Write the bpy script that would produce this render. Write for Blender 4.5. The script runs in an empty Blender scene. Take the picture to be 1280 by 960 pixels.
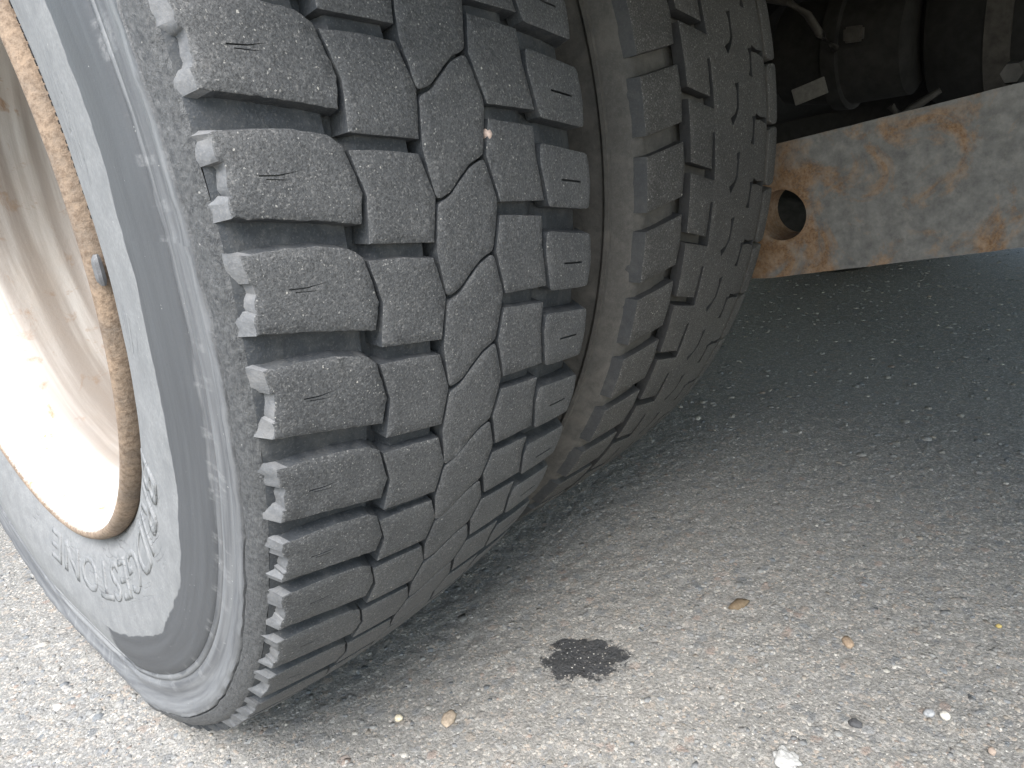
import bpy, bmesh, math, random
import numpy as np
from mathutils import Vector, Matrix, noise
from mathutils.geometry import delaunay_2d_cdt

random.seed(7)
rng = np.random.default_rng(11)
scene = bpy.context.scene
COL = scene.collection
rad = math.radians
AXLE = 0.481                                   # axle height over the ground

# ------------------------------------------------------------------ camera
cam_d = bpy.data.cameras.new('camera')
cam = bpy.data.objects.new('camera', cam_d)
COL.objects.link(cam)
scene.camera = cam
cam_d.sensor_width = 36.0
cam_d.sensor_fit = 'HORIZONTAL'
cam_d.lens = 36.0 * 930.0 / 1280.0
cam_d.clip_start = 0.01
cam_d.clip_end = 2000
_r = Vector((0.66317717, -0.74100856, -0.10536773))
_u = Vector((0.32661528, 0.15984878, 0.93154218))
_f = Vector((0.67343782, 0.65219221, -0.34803278))
_m = Matrix((( _r.x, _u.x, -_f.x), (_r.y, _u.y, -_f.y), (_r.z, _u.z, -_f.z))).to_4x4()
_m.translation = Vector((-0.28927404, -0.79997115, 0.04325926 + AXLE))
cam.matrix_world = _m

# ------------------------------------------------------------------ sky and sun
SUN_EL, SUN_AZ = 56.0, 240.0                   # azimuth measured clockwise from +Y
w = bpy.data.worlds.new('World')
scene.world = w
w.use_nodes = True
wn = w.node_tree
wn.nodes.clear()
sky = wn.nodes.new('ShaderNodeTexSky')
sky.sky_type = 'NISHITA'
sky.sun_disc = False
sky.sun_elevation = rad(SUN_EL)
sky.sun_rotation = rad(SUN_AZ)
sky.air_density = 1.6
sky.dust_density = 2.0
sky.ozone_density = 1.0
bg = wn.nodes.new('ShaderNodeBackground')
bg.inputs['Strength'].default_value = 0.075
wo = wn.nodes.new('ShaderNodeOutputWorld')
wn.links.new(sky.outputs[0], bg.inputs[0])
wn.links.new(bg.outputs[0], wo.inputs[0])
sun_d = bpy.data.lights.new('sun', 'SUN')
sun_d.energy = 1.5
sun_d.angle = rad(40)
sun_d.color = (1.0, 0.99, 0.975)
sun = bpy.data.objects.new('sun', sun_d)
COL.objects.link(sun)
_sd = Vector((math.sin(rad(SUN_AZ)) * math.cos(rad(SUN_EL)), math.cos(rad(SUN_AZ)) * math.cos(rad(SUN_EL)), math.sin(rad(SUN_EL))))
sun.rotation_euler = _sd.to_track_quat('Z', 'Y').to_euler()

vs = scene.view_settings
vs.view_transform = 'Standard'
vs.look = 'None'
vs.gamma = 1.0
vs.use_curve_mapping = False
vs.exposure = 2.35
scene.cycles.max_bounces = 6

# ------------------------------------------------------------------ node helper
class NT:
    def __init__(self, name):
        self.m = bpy.data.materials.new(name)
        self.m.use_nodes = True
        self.t = self.m.node_tree
        self.t.nodes.clear()
        self.out = self.t.nodes.new('ShaderNodeOutputMaterial')
        self.p = self.t.nodes.new('ShaderNodeBsdfPrincipled')
        self.t.links.new(self.p.outputs[0], self.out.inputs[0])
        tc = self.t.nodes.new('ShaderNodeTexCoord')
        self.obj = tc.outputs['Object']
    def put(self, sock, v):
        if isinstance(v, bpy.types.NodeSocket):
            self.t.links.new(v, sock)
        elif v is not None:
            if isinstance(v, (tuple, list)) and len(v) == 3 and sock.type == 'RGBA':
                v = (*v, 1.0)
            sock.default_value = v
    def noise(self, scale, detail=4, rough=0.55, co=None, dist=0.0):
        n = self.t.nodes.new('ShaderNodeTexNoise')
        self.put(n.inputs['Vector'], co or self.obj)
        n.inputs['Scale'].default_value = scale
        n.inputs['Detail'].default_value = detail
        n.inputs['Roughness'].default_value = rough
        n.inputs['Distortion'].default_value = dist
        return n.outputs['Fac']
    def noisec(self, scale, detail=2, co=None):
        n = self.t.nodes.new('ShaderNodeTexNoise')
        self.put(n.inputs['Vector'], co or self.obj)
        n.inputs['Scale'].default_value = scale
        n.inputs['Detail'].default_value = detail
        return n.outputs['Color']
    def vor(self, scale, feature='F1', co=None, rnd=1.0):
        n = self.t.nodes.new('ShaderNodeTexVoronoi')
        n.feature = feature
        self.put(n.inputs['Vector'], co or self.obj)
        n.inputs['Scale'].default_value = scale
        n.inputs['Randomness'].default_value = rnd
        return n
    def math(self, op, a, b=None, c=None, clamp=False):
        n = self.t.nodes.new('ShaderNodeMath')
        n.operation = op
        n.use_clamp = clamp
        self.put(n.inputs[0], a)
        if b is not None: self.put(n.inputs[1], b)
        if c is not None: self.put(n.inputs[2], c)
        return n.outputs[0]
    def vmath(self, op, a, b=None, scale=None):
        n = self.t.nodes.new('ShaderNodeVectorMath')
        n.operation = op
        self.put(n.inputs[0], a)
        if b is not None: self.put(n.inputs[1], b)
        if scale is not None: n.inputs['Scale'].default_value = scale
        return n.outputs[0]
    def mix(self, f, a, b, blend='MIX'):
        n = self.t.nodes.new('ShaderNodeMix')
        n.data_type = 'RGBA'
        n.blend_type = blend
        self.put(n.inputs[0], f)
        self.put(n.inputs[6], a)
        self.put(n.inputs[7], b)
        return n.outputs[2]
    def rng(self, v, a, b, c=0.0, d=1.0, smooth=False):
        n = self.t.nodes.new('ShaderNodeMapRange')
        n.interpolation_type = 'SMOOTHSTEP' if smooth else 'LINEAR'
        n.clamp = True
        self.put(n.inputs[0], v)
        n.inputs[1].default_value = a
        n.inputs[2].default_value = b
        n.inputs[3].default_value = c
        n.inputs[4].default_value = d
        return n.outputs[0]
    def ramp(self, v, stops, const=False):
        n = self.t.nodes.new('ShaderNodeValToRGB')
        n.color_ramp.interpolation = 'CONSTANT' if const else 'LINEAR'
        e = n.color_ramp.elements
        while len(e) < len(stops): e.new(0.5)
        for k, (p, c) in enumerate(stops):
            e[k].position = p
            e[k].color = (*c, 1)
        self.put(n.inputs[0], v)
        return n.outputs[0]
    def sep(self, v):
        n = self.t.nodes.new('ShaderNodeSeparateXYZ')
        self.put(n.inputs[0], v)
        return n.outputs
    def comb(self, x, y, z):
        n = self.t.nodes.new('ShaderNodeCombineXYZ')
        self.put(n.inputs[0], x); self.put(n.inputs[1], y); self.put(n.inputs[2], z)
        return n.outputs[0]
    def attr(self, name):
        n = self.t.nodes.new('ShaderNodeAttribute')
        n.attribute_name = name
        return n.outputs['Color']
    def bump(self, h, strength=0.5, dist=0.001, prev=None):
        n = self.t.nodes.new('ShaderNodeBump')
        n.inputs['Strength'].default_value = strength
        n.inputs['Distance'].default_value = dist
        self.put(n.inputs['Height'], h)
        if prev is not None: self.put(n.inputs['Normal'], prev)
        return n.outputs[0]
    def done(self, col, rough=0.8, normal=None, metal=0.0, spec=0.5):
        self.put(self.p.inputs['Base Color'], col)
        self.put(self.p.inputs['Roughness'], rough)
        self.put(self.p.inputs['Metallic'], metal)
        self.put(self.p.inputs['Specular IOR Level'], spec)
        if normal is not None: self.put(self.p.inputs['Normal'], normal)
        return self.m

def polar(n):
    """radius about the axle, across position and arc length of the tyre's own coordinates"""
    s = n.sep(n.obj)
    r = n.math('SQRT', n.math('ADD', n.math('MULTIPLY', s[1], s[1]), n.math('MULTIPLY', s[2], s[2])))
    a = n.math('ARCTAN2', s[2], s[1])
    return s[0], r, a

# ------------------------------------------------------------------ materials
def mat_tread(name, lo, hi, speck=0.35):
    n = NT(name)
    big = n.noise(22, 4)
    fine = n.noise(900, 3, 0.7)
    mid = n.noise(330, 4, 0.65)
    c = n.mix(n.rng(big, 0.3, 0.7), lo, hi)
    c = n.mix(n.rng(mid, 0.45, 0.75, 0, 0.7), c, tuple(v * 1.4 for v in hi))
    c = n.mix(n.rng(fine, 0.36, 0.55, 0.7, 0.0), c, tuple(v * 0.38 for v in lo))
    c = n.mix(n.rng(n.noise(700, 2, 0.6), 0.55, 0.70, 0.0, 0.55), c, (0.21, 0.205, 0.20))
    jw = n.vmath('ADD', n.obj, n.vmath('SCALE', n.noisec(700, 2), scale=0.0016))
    v = n.vor(800, co=jw)
    s = n.sep(v.outputs['Color'])
    dot = n.math('MULTIPLY', n.math('LESS_THAN', v.outputs['Distance'], n.rng(s[2], 0, 1, 0.10, 0.40)), n.math('GREATER_THAN', s[0], 0.84))
    c = n.mix(n.math('MULTIPLY', dot, n.rng(s[1], 0, 1, 0.15, 0.8)), c, (0.34, 0.33, 0.31))
    v2 = n.vor(330, co=jw)
    s2 = n.sep(v2.outputs['Color'])
    dot2 = n.math('MULTIPLY', n.math('LESS_THAN', v2.outputs['Distance'], n.rng(s2[1], 0, 1, 0.05, 0.24)), n.math('GREATER_THAN', s2[0], 0.965))
    c = n.mix(n.math('MULTIPLY', dot2, 0.75), c, (0.46, 0.44, 0.40))
    dusty = n.rng(n.noise(75, 5, 0.7, dist=0.8), 0.6, 0.78)
    c = n.mix(n.math('MULTIPLY', dusty, 0.25), c, (0.17, 0.16, 0.15))
    nb = n.bump(n.math('ADD', fine, n.math('MULTIPLY', mid, 1.2)), 0.45, 0.0009)
    return n.done(c, n.rng(mid, 0.3, 0.7, 0.60, 0.82), nb, spec=0.4)

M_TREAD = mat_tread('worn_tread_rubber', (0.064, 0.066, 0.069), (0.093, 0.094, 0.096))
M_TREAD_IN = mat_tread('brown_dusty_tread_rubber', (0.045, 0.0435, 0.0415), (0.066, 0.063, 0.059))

def mat_groove(name, base, dust, amt):
    n = NT(name)
    a = n.noise(45, 5, 0.65, dist=0.5)
    b = n.noise(240, 4, 0.65)
    fine = n.noise(800, 2, 0.6)
    c = n.mix(n.rng(b, 0.3, 0.7), base, tuple(v * 1.45 for v in base))
    c = n.mix(n.math('MULTIPLY', n.rng(a, 0.48, 0.7), amt), c, dust)
    c = n.mix(n.rng(fine, 0.55, 0.75, 0, 0.4), c, dust)
    return n.done(c, 0.72, n.bump(n.math('ADD', b, n.math('MULTIPLY', fine, 0.4)), 0.4, 0.0012), spec=0.45)

def mat_sidewall():
    n = NT('dusty_sidewall_rubber')
    x, r, a = polar(n)
    ring = n.comb(n.math('MULTIPLY', r, 1.0), n.math('MULTIPLY', a, 0.02), x)
    edge = n.noise(9, 4, 0.6)
    small = n.noise(55, 4, 0.6)
    fine = n.noise(420, 4, 0.7)
    streak = n.noise(160, 4, 0.6, co=ring)
    rr = n.math('ADD', r, n.math('MULTIPLY', n.math('SUBTRACT', edge, 0.5), 0.022))
    rr = n.math('ADD', rr, n.math('MULTIPLY', n.math('SUBTRACT', small, 0.5), 0.0035))
    dark = n.mix(n.rng(streak, 0.3, 0.7), (0.052, 0.054, 0.058), (0.070, 0.073, 0.078))
    light = n.mix(n.rng(small, 0.3, 0.75), (0.160, 0.162, 0.164), (0.228, 0.229, 0.228))
    light = n.mix(n.rng(fine, 0.40, 0.62, 0.45, 0), light, (0.13, 0.133, 0.136))
    outer = n.mix(n.rng(fine, 0.35, 0.65), (0.045, 0.047, 0.050), (0.108, 0.109, 0.110))
    ridge = n.mix(n.rng(streak, 0.35, 0.65), (0.076, 0.078, 0.083), (0.150, 0.153, 0.157))
    yy = n.math('ADD', n.sep(n.obj)[1], n.math('MULTIPLY', n.math('SUBTRACT', small, 0.5), 0.05))
    m1 = n.math('MULTIPLY', n.rng(rr, 0.3935, 0.3945), n.rng(yy, -0.085, -0.075, 1, 0))
    m2 = n.rng(rr, 0.4315, 0.4335)
    m3 = n.rng(r, 0.4665, 0.4705)
    c = n.mix(m1, light, dark)
    c = n.mix(m2, c, ridge)
    # transverse scuffs on the shoulder ridge
    scuff = n.noise(60, 3, 0.5, co=n.comb(n.math('MULTIPLY', r, 0.25), n.math('MULTIPLY', a, 0.7), 0.0))
    sm = n.math('MULTIPLY', n.math('MULTIPLY', n.rng(r, 0.427, 0.43), n.rng(r, 0.446, 0.449, 1, 0)), n.rng(scuff, 0.56, 0.6))
    c = n.mix(n.math('MULTIPLY', sm, n.rng(fine, 0.4, 0.6, 0.05, 0.3)), c, (0.28, 0.28, 0.28))
    c = n.mix(m3, c, outer)
    v = n.vor(330)
    s = n.sep(v.outputs['Color'])
    dot = n.math('MULTIPLY', n.math('LESS_THAN', v.outputs['Distance'], n.rng(s[1], 0, 1, 0.04, 0.18)), n.math('GREATER_THAN', s[0], 0.95))
    c = n.mix(n.math('MULTIPLY', dot, 0.6), c, (0.40, 0.39, 0.37))
    h = n.math('ADD', n.math('MULTIPLY', fine, 0.5), n.math('MULTIPLY', streak, 0.6))
    nb = n.bump(h, 0.35, 0.0010)
    # wrinkled, perished rubber toward the shoulder and fine slanted cracks near the bead
    wr = n.noise(260, 6, 0.75, co=n.vmath('ADD', n.comb(r, n.math('MULTIPLY', a, 0.10), 0.0), n.vmath('SCALE', n.noisec(90), scale=0.004)))
    nb = n.bump(n.math('MULTIPLY', wr, m3), 0.9, 0.0035, nb)
    ck2 = n.vor(120, 'DISTANCE_TO_EDGE', co=n.vmath('ADD', n.comb(n.math('ADD', r, n.math('MULTIPLY', a, 0.09)), n.math('MULTIPLY', a, 0.03), 0.0), n.vmath('SCALE', n.noisec(40), scale=0.006)))
    cm2 = n.math('MULTIPLY', n.math('MULTIPLY', n.rng(ck2.outputs['Distance'], 0.0, 0.03, 1, 0), n.rng(r, 0.385, 0.36)), n.rng(n.noise(16, 2), 0.5, 0.6))
    nb = n.bump(n.math('MULTIPLY', cm2, -0.5), 0.8, 0.0016, nb)
    return n.done(c, n.rng(m1, 0, 1, 0.85, 0.6), nb, spec=0.4)

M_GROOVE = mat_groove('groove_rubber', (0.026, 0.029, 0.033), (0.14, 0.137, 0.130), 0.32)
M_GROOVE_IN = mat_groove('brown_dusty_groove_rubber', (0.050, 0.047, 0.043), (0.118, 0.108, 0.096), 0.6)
M_SIPE = mat_groove('black_sipe_rubber', (0.020, 0.020, 0.021), (0.06, 0.055, 0.05), 0.3)  # near-black rubber for slits and inner block walls
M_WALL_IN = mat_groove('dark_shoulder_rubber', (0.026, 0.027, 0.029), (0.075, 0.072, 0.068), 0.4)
M_SIDE = mat_sidewall()
M_LETTER = mat_groove('raised_letter_rubber', (0.235, 0.24, 0.245), (0.34, 0.34, 0.34), 0.5)
M_CHIP = mat_groove('torn_shoulder_rubber', (0.090, 0.092, 0.096), (0.20, 0.195, 0.19), 0.6)

def mat_rim():
    n = NT('rusty_white_paint')
    x, r, a = polar(n)
    spots = n.noise(26, 6, 0.68, dist=0.5)
    wash = n.noise(9, 5, 0.6)
    fine = n.noise(260, 4, 0.7)
    ring = n.noise(40, 4, 0.6, co=n.comb(n.math('MULTIPLY', r, 0.6), n.math('MULTIPLY', a, 0.015), n.math('MULTIPLY', x, 1.0)))
    white = n.mix(n.rng(ring, 0.4, 0.75), (0.62, 0.605, 0.575), (0.40, 0.36, 0.315))
    rust = n.mix(n.rng(fine, 0.3, 0.7), (0.30, 0.145, 0.06), (0.46, 0.30, 0.17))
    stain = n.rng(wash, 0.45, 0.72)
    c = n.mix(n.math('MULTIPLY', stain, 0.35), white, (0.55, 0.38, 0.22))
    c = n.mix(n.rng(spots, 0.57, 0.66), c, rust)
    # shade deep in the barrel, painted as a dark brown tone
    barrel_shade = n.math('MULTIPLY', n.rng(x, -0.105, -0.055), n.rng(ring, 0.25, 0.6, 0.5, 1))
    c = n.mix(n.math('MULTIPLY', barrel_shade, 0.85), c, (0.15, 0.125, 0.105))
    # rusted lip
    lip = n.math('MULTIPLY', n.rng(n.math('ADD', r, n.math('MULTIPLY', n.math('SUBTRACT', fine, 0.5), 0.003)), 0.2925, 0.2945), n.rng(x, -0.09, -0.095))
    lipc = n.mix(n.rng(n.noise(38, 5, 0.7), 0.35, 0.65), (0.175, 0.138, 0.108), (0.27, 0.198, 0.140))
    lipc = n.mix(n.rng(fine, 0.45, 0.65, 0, 0.8), lipc, (0.115, 0.080, 0.056))
    c = n.mix(lip, c, lipc)
    return n.done(c, n.rng(lip, 0, 1, 0.5, 0.9), n.bump(n.math('ADD', n.math('MULTIPLY', fine, n.rng(lip, 0, 1, 0.4, 1.6)), spots), 0.45, 0.0015), spec=0.35)
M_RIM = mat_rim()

def mat_beam():
    n = NT('galvanised_steel_with_rust')
    s = n.sep(n.obj)
    a = n.noise(16, 6, 0.7, dist=0.7)
    mott = n.noise(70, 5, 0.7)
    fine = n.noise(380, 4, 0.7)
    c = n.mix(n.rng(mott, 0.3, 0.7), (0.100, 0.097, 0.092), (0.205, 0.196, 0.183))
    c = n.mix(n.rng(fine, 0.55, 0.7, 0, 0.5), c, (0.16, 0.155, 0.15))
    # rust gathers at the drilled end and the lower edge (object y = 0 at the drilled end, z = 0 at mid height)
    dy = n.rng(s[1], -0.20, -0.02, 0.0, 0.10)
    dz = n.rng(s[2], -0.07, 0.0, 0.07, 0.0)
    dh = n.math('SQRT', n.math('ADD', n.math('POWER', n.math('ADD', s[1], 0.055), 2), n.math('POWER', n.math('ADD', s[2], 0.005), 2)))
    ring = n.rng(dh, 0.02, 0.055, 0.16, 0.0)
    m = n.math('ADD', n.math('ADD', a, dy), n.math('ADD', dz, ring))
    rust = n.mix(n.rng(fine, 0.3, 0.65), (0.095, 0.050, 0.025), (0.235, 0.135, 0.066))
    rust = n.mix(n.rng(mott, 0.45, 0.65, 0, 0.55), rust, (0.33, 0.24, 0.17))
    c = n.mix(n.rng(n.math('ADD', m, n.math('MULTIPLY', n.math('SUBTRACT', mott, 0.5), 0.16)), 0.545, 0.67, 0, 0.92), c, rust)
    c = n.mix(n.math('MULTIPLY', n.rng(n.noise(60, 5, 0.7), 0.55, 0.7), 0.4), c, (0.27, 0.25, 0.225))
    return n.done(c, 0.75, n.bump(n.math('ADD', mott, fine), 0.35, 0.001), metal=0.1, spec=0.3)
M_BEAM = mat_beam()

def mat_plain(name, col, rough=0.7, metal=0.0, var=0.4, scale=60):
    n = NT(name)
    a = n.noise(scale, 5, 0.65)
    f = n.noise(scale * 8, 3, 0.6)
    c = n.mix(n.rng(a, 0.3, 0.7), tuple(v * (1 - var) for v in col), tuple(min(1, v * (1 + var)) for v in col))
    return n.done(c, rough, n.bump(n.math('ADD', a, n.math('MULTIPLY', f, 0.4)), 0.3, 0.0012), metal=metal, spec=0.3)
M_BLACK = mat_plain('black_chassis_paint', (0.014, 0.0135, 0.013), 0.75)
M_DRUM = mat_plain('grimy_cast_iron', (0.018, 0.017, 0.016), 0.85)
M_TAG = mat_plain('dull_alloy_tag', (0.17, 0.16, 0.148), 0.6, 0.2, 0.25, 200)
M_BRACKET = mat_plain('greasy_steel', (0.055, 0.05, 0.045), 0.65, 0.2)
M_WEIGHT = mat_plain('lead_weight', (0.16, 0.16, 0.165), 0.55, 0.3, 0.2, 200)
M_DARKRUB = mat_plain('dark_tyre_rubber', (0.022, 0.0215, 0.021), 0.9)
M_BED = mat_plain('truck_bed_underside_paint', (0.05, 0.048, 0.045), 0.8, 0, 0.3, 12)

STAIN = (0.172, -0.412)
def mat_ground():
    n = NT('weathered_asphalt')
    co = n.obj
    warp = n.vmath('ADD', co, n.vmath('SCALE', n.noisec(120, 3), scale=0.010))
    warp2 = n.vmath('ADD', co, n.vmath('SCALE', n.noisec(330, 2), scale=0.004))
    big = n.noise(1.3, 4, 0.6)
    f1 = n.noise(420, 4, 0.75)
    f2 = n.noise(1100, 2, 0.7)
    c = n.mix(n.rng(f1, 0.32, 0.68), (0.075, 0.074, 0.071), (0.30, 0.289, 0.268))
    # small grains
    v2 = n.vor(290, co=warp2)
    s2 = n.sep(v2.outputs['Color'])
    pal2 = n.ramp(s2[1], [(0, (0.13, 0.135, 0.14)), (0.3, (0.22, 0.215, 0.205)), (0.6, (0.32, 0.31, 0.29)), (0.82, (0.30, 0.25, 0.205)), (1.0, (0.44, 0.42, 0.39))])
    m2 = n.math('MULTIPLY', n.math('LESS_THAN', s2[0], 0.6), n.rng(v2.outputs['Distance'], 0.45, 0.6, 1, 0))
    c = n.mix(m2, c, pal2)
    # larger flat aggregate faces
    v1 = n.vor(82, co=warp)
    s1 = n.sep(v1.outputs['Color'])
    pal1 = n.ramp(s1[1], [(0, (0.125, 0.135, 0.145)), (0.28, (0.20, 0.205, 0.21)), (0.55, (0.27, 0.262, 0.25)), (0.78, (0.26, 0.225, 0.19)), (0.9, (0.265, 0.205, 0.175)), (1, (0.36, 0.34, 0.31))])
    m1 = n.math('MULTIPLY', n.math('LESS_THAN', s1[0], 0.42), n.rng(v1.outputs['Distance'], 0.30, 0.52, 1, 0))
    m1 = n.math('MULTIPLY', m1, n.rng(f1, 0.3, 0.5, 0.25, 0.9))
    c = n.mix(m1, c, pal1)
    # pale sand grains
    v3 = n.vor(430)
    s3 = n.sep(v3.outputs['Color'])
    m3 = n.math('MULTIPLY', n.math('LESS_THAN', v3.outputs['Distance'], 0.32), n.math('GREATER_THAN', s3[0], 0.93))
    c = n.mix(m3, c, n.mix(s3[1], (0.46, 0.43, 0.38), (0.62, 0.60, 0.56)))
    c = n.mix(n.rng(f2, 0.3, 0.48, 0.6, 0), c, (0.045, 0.045, 0.045))
    c = n.mix(n.rng(n.noise(140, 4, 0.7), 0.36, 0.50, 0.45, 0), c, (0.10, 0.10, 0.102))
    c = n.mix(n.rng(big, 0.35, 0.65, 0, 0.22), c, (0.30, 0.285, 0.265))
    # the oil drip: a dark stain with a ragged edge
    s = n.sep(co)
    dx = n.math('SUBTRACT', s[0], STAIN[0])
    dy = n.math('SUBTRACT', s[1], STAIN[1])
    ca, sa = math.cos(rad(-50)), math.sin(rad(-50))
    px = n.math('ADD', n.math('MULTIPLY', dx, ca), n.math('MULTIPLY', dy, sa))
    py = n.math('SUBTRACT', n.math('MULTIPLY', dy, ca), n.math('MULTIPLY', dx, sa))
    d1 = n.math('SQRT', n.math('ADD', n.math('POWER', n.math('DIVIDE', px, 0.047), 2), n.math('POWER', n.math('DIVIDE', py, 0.026), 2)))
    d2 = n.math('SQRT', n.math('ADD', n.math('POWER', n.math('DIVIDE', n.math('ADD', px, 0.014), 0.018), 2), n.math('POWER', n.math('DIVIDE', n.math('SUBTRACT', py, 0.024), 0.010), 2)))
    dd = n.math('MINIMUM', d1, d2)
    dd = n.math('ADD', dd, n.math('MULTIPLY', n.math('SUBTRACT', n.noise(48, 6, 0.75, dist=0.4), 0.5), 2.0))
    st = n.rng(dd, 0.92, 1.02, 1, 0)
    grain = n.math('MULTIPLY', n.math('LESS_THAN', v3.outputs['Distance'], 0.34), n.math('GREATER_THAN', s3[0], 0.86))
    st = n.math('MULTIPLY', st, n.math('SUBTRACT', 1.0, grain))
    c = n.mix(n.math('MULTIPLY', st, 0.93), c, (0.032, 0.033, 0.036))
    h = n.math('ADD', n.math('MULTIPLY', n.math('SUBTRACT', 0.7, v2.outputs['Distance']), 0.9), n.math('MULTIPLY', f1, 1.6))
    nb = n.bump(n.math('ADD', h, n.math('MULTIPLY', m1, 0.8)), 0.75, 0.0016)
    nb = n.bump(f2, 0.4, 0.0006, nb)
    c = n.mix(1.0, c, (1.30, 1.29, 1.265), 'MULTIPLY')
    return n.done(c, n.rng(st, 0, 1, 0.9, 0.5), nb, spec=0.3)
M_GROUND = mat_ground()

def mat_stones():
    n = NT('exposed_aggregate')
    f = n.noise(420, 4, 0.75)
    g = n.noise(1100, 2, 0.7)
    c = n.mix(1.0, n.attr('Col'), n.ramp(f, [(0.3, (0.62, 0.62, 0.62)), (0.7, (1.2, 1.18, 1.14))]), 'MULTIPLY')
    c = n.mix(n.rng(g, 0.3, 0.45, 0.35, 0), c, (0.07, 0.07, 0.07))
    return n.done(c, 0.88, n.bump(n.math('ADD', f, g), 0.6, 0.0008), spec=0.3)
M_STONE = mat_stones()

# ------------------------------------------------------------------ object helpers
def link(name, me, mat=None, parent=None, loc=(0, 0, 0)):
    o = bpy.data.objects.new(name, me)
    COL.objects.link(o)
    if mat is not None and me is not None and len(me.materials) == 0:
        me.materials.append(mat)
    if parent is not None: o.parent = parent
    o.location = loc
    return o
def tag(o, label=None, cat=None, group=None, kind=None):
    if label: o['label'] = label
    if cat: o['category'] = cat
    if group: o['group'] = group
    if kind: o['kind'] = kind
    return o
def empty(name, loc, label, cat, group=None):
    o = bpy.data.objects.new(name, None)
    COL.objects.link(o)
    o.empty_display_size = 0.1
    o.location = loc
    return tag(o, label, cat, group)
def mesh(name, V, F, smooth=True, angle=38):
    me = bpy.data.meshes.new(name)
    me.from_pydata([tuple(map(float, v)) for v in V], [], F)
    me.update()
    if smooth:
        me.shade_smooth()
        me.set_sharp_from_angle(angle=rad(angle))
    return me
def n3(x, y, z): return noise.noise(Vector((x, y, z)))

# ------------------------------------------------------------------ tyre geometry
# a tyre's own coordinates: x across, axle at the origin; th = angle below the horizontal on the -Y side
def squash(x, r, th, R, xc_out):
    """load: the tread flattens on the road and the sidewall bulges beside it"""
    s = math.sin(th)
    if s > 0.5:
        need = AXLE / s
        over = max(0.0, R - need)
    else:
        over = 0.0
    k = min(1.0, max(0.0, (r - 0.325) / (R - 0.035 - 0.325)))
    k = k * k * (3 - 2 * k)
    d = math.degrees(th) - 90
    g = math.exp(-(d / 24.0) ** 2)
    b = math.sin(math.pi * min(1, max(0, (r - 0.30) / (R - 0.30)))) * g * 0.002
    x2 = x + b * max(-1, min(1, (x - xc_out) / 0.10))
    r2 = r - over * k
    return x2, r2
def P3(x, r, th, R, xc=0.0):
    x2, r2 = squash(x, r, th, R, xc)
    return (x2, -r2 * math.cos(th), -r2 * math.sin(th))

def resample(poly, step):
    out = []
    n = len(poly)
    for i in range(n):
        a, b = poly[i], poly[(i + 1) % n]
        L = math.hypot(b[0] - a[0], b[1] - a[1])
        k = max(1, int(round(L / step)))
        for j in range(k):
            t = j / k
            out.append((a[0] + (b[0] - a[0]) * t, a[1] + (b[1] - a[1]) * t))
    return out
def area(p): return 0.5 * sum(p[i][0] * p[(i + 1) % len(p)][1] - p[(i + 1) % len(p)][0] * p[i][1] for i in range(len(p)))
def offset(poly, d):
    """move every vertex d along its outward normal (ccw polygon)"""
    n = len(poly); out = []
    for i in range(n):
        a, p, b = poly[i - 1], poly[i], poly[(i + 1) % n]
        e1 = (p[0] - a[0], p[1] - a[1]); e2 = (b[0] - p[0], b[1] - p[1])
        l1 = math.hypot(*e1) or 1e-9; l2 = math.hypot(*e2) or 1e-9
        nx = e1[1] / l1 + e2[1] / l2; ny = -e1[0] / l1 - e2[0] / l2
        l = math.hypot(nx, ny) or 1e-9
        out.append((p[0] + d * nx / l, p[1] + d * ny / l))
    return out
def inside(p, poly):
    x, y = p; c = False; n = len(poly); j = n - 1
    for i in range(n):
        xi, yi = poly[i]; xj, yj = poly[j]
        if (yi > y) != (yj > y) and x < (xj - xi) * (y - yi) / (yj - yi) + xi: c = not c
        j = i
    return c
def smooth_poly(p, it=1):
    if it == 0: return p
    for _ in range(it):
        p = [((p[i - 1][0] + 2 * p[i][0] + p[(i + 1) % len(p)][0]) / 4, (p[i - 1][1] + 2 * p[i][1] + p[(i + 1) % len(p)][1]) / 4) for i in range(len(p))]
    return p

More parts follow.
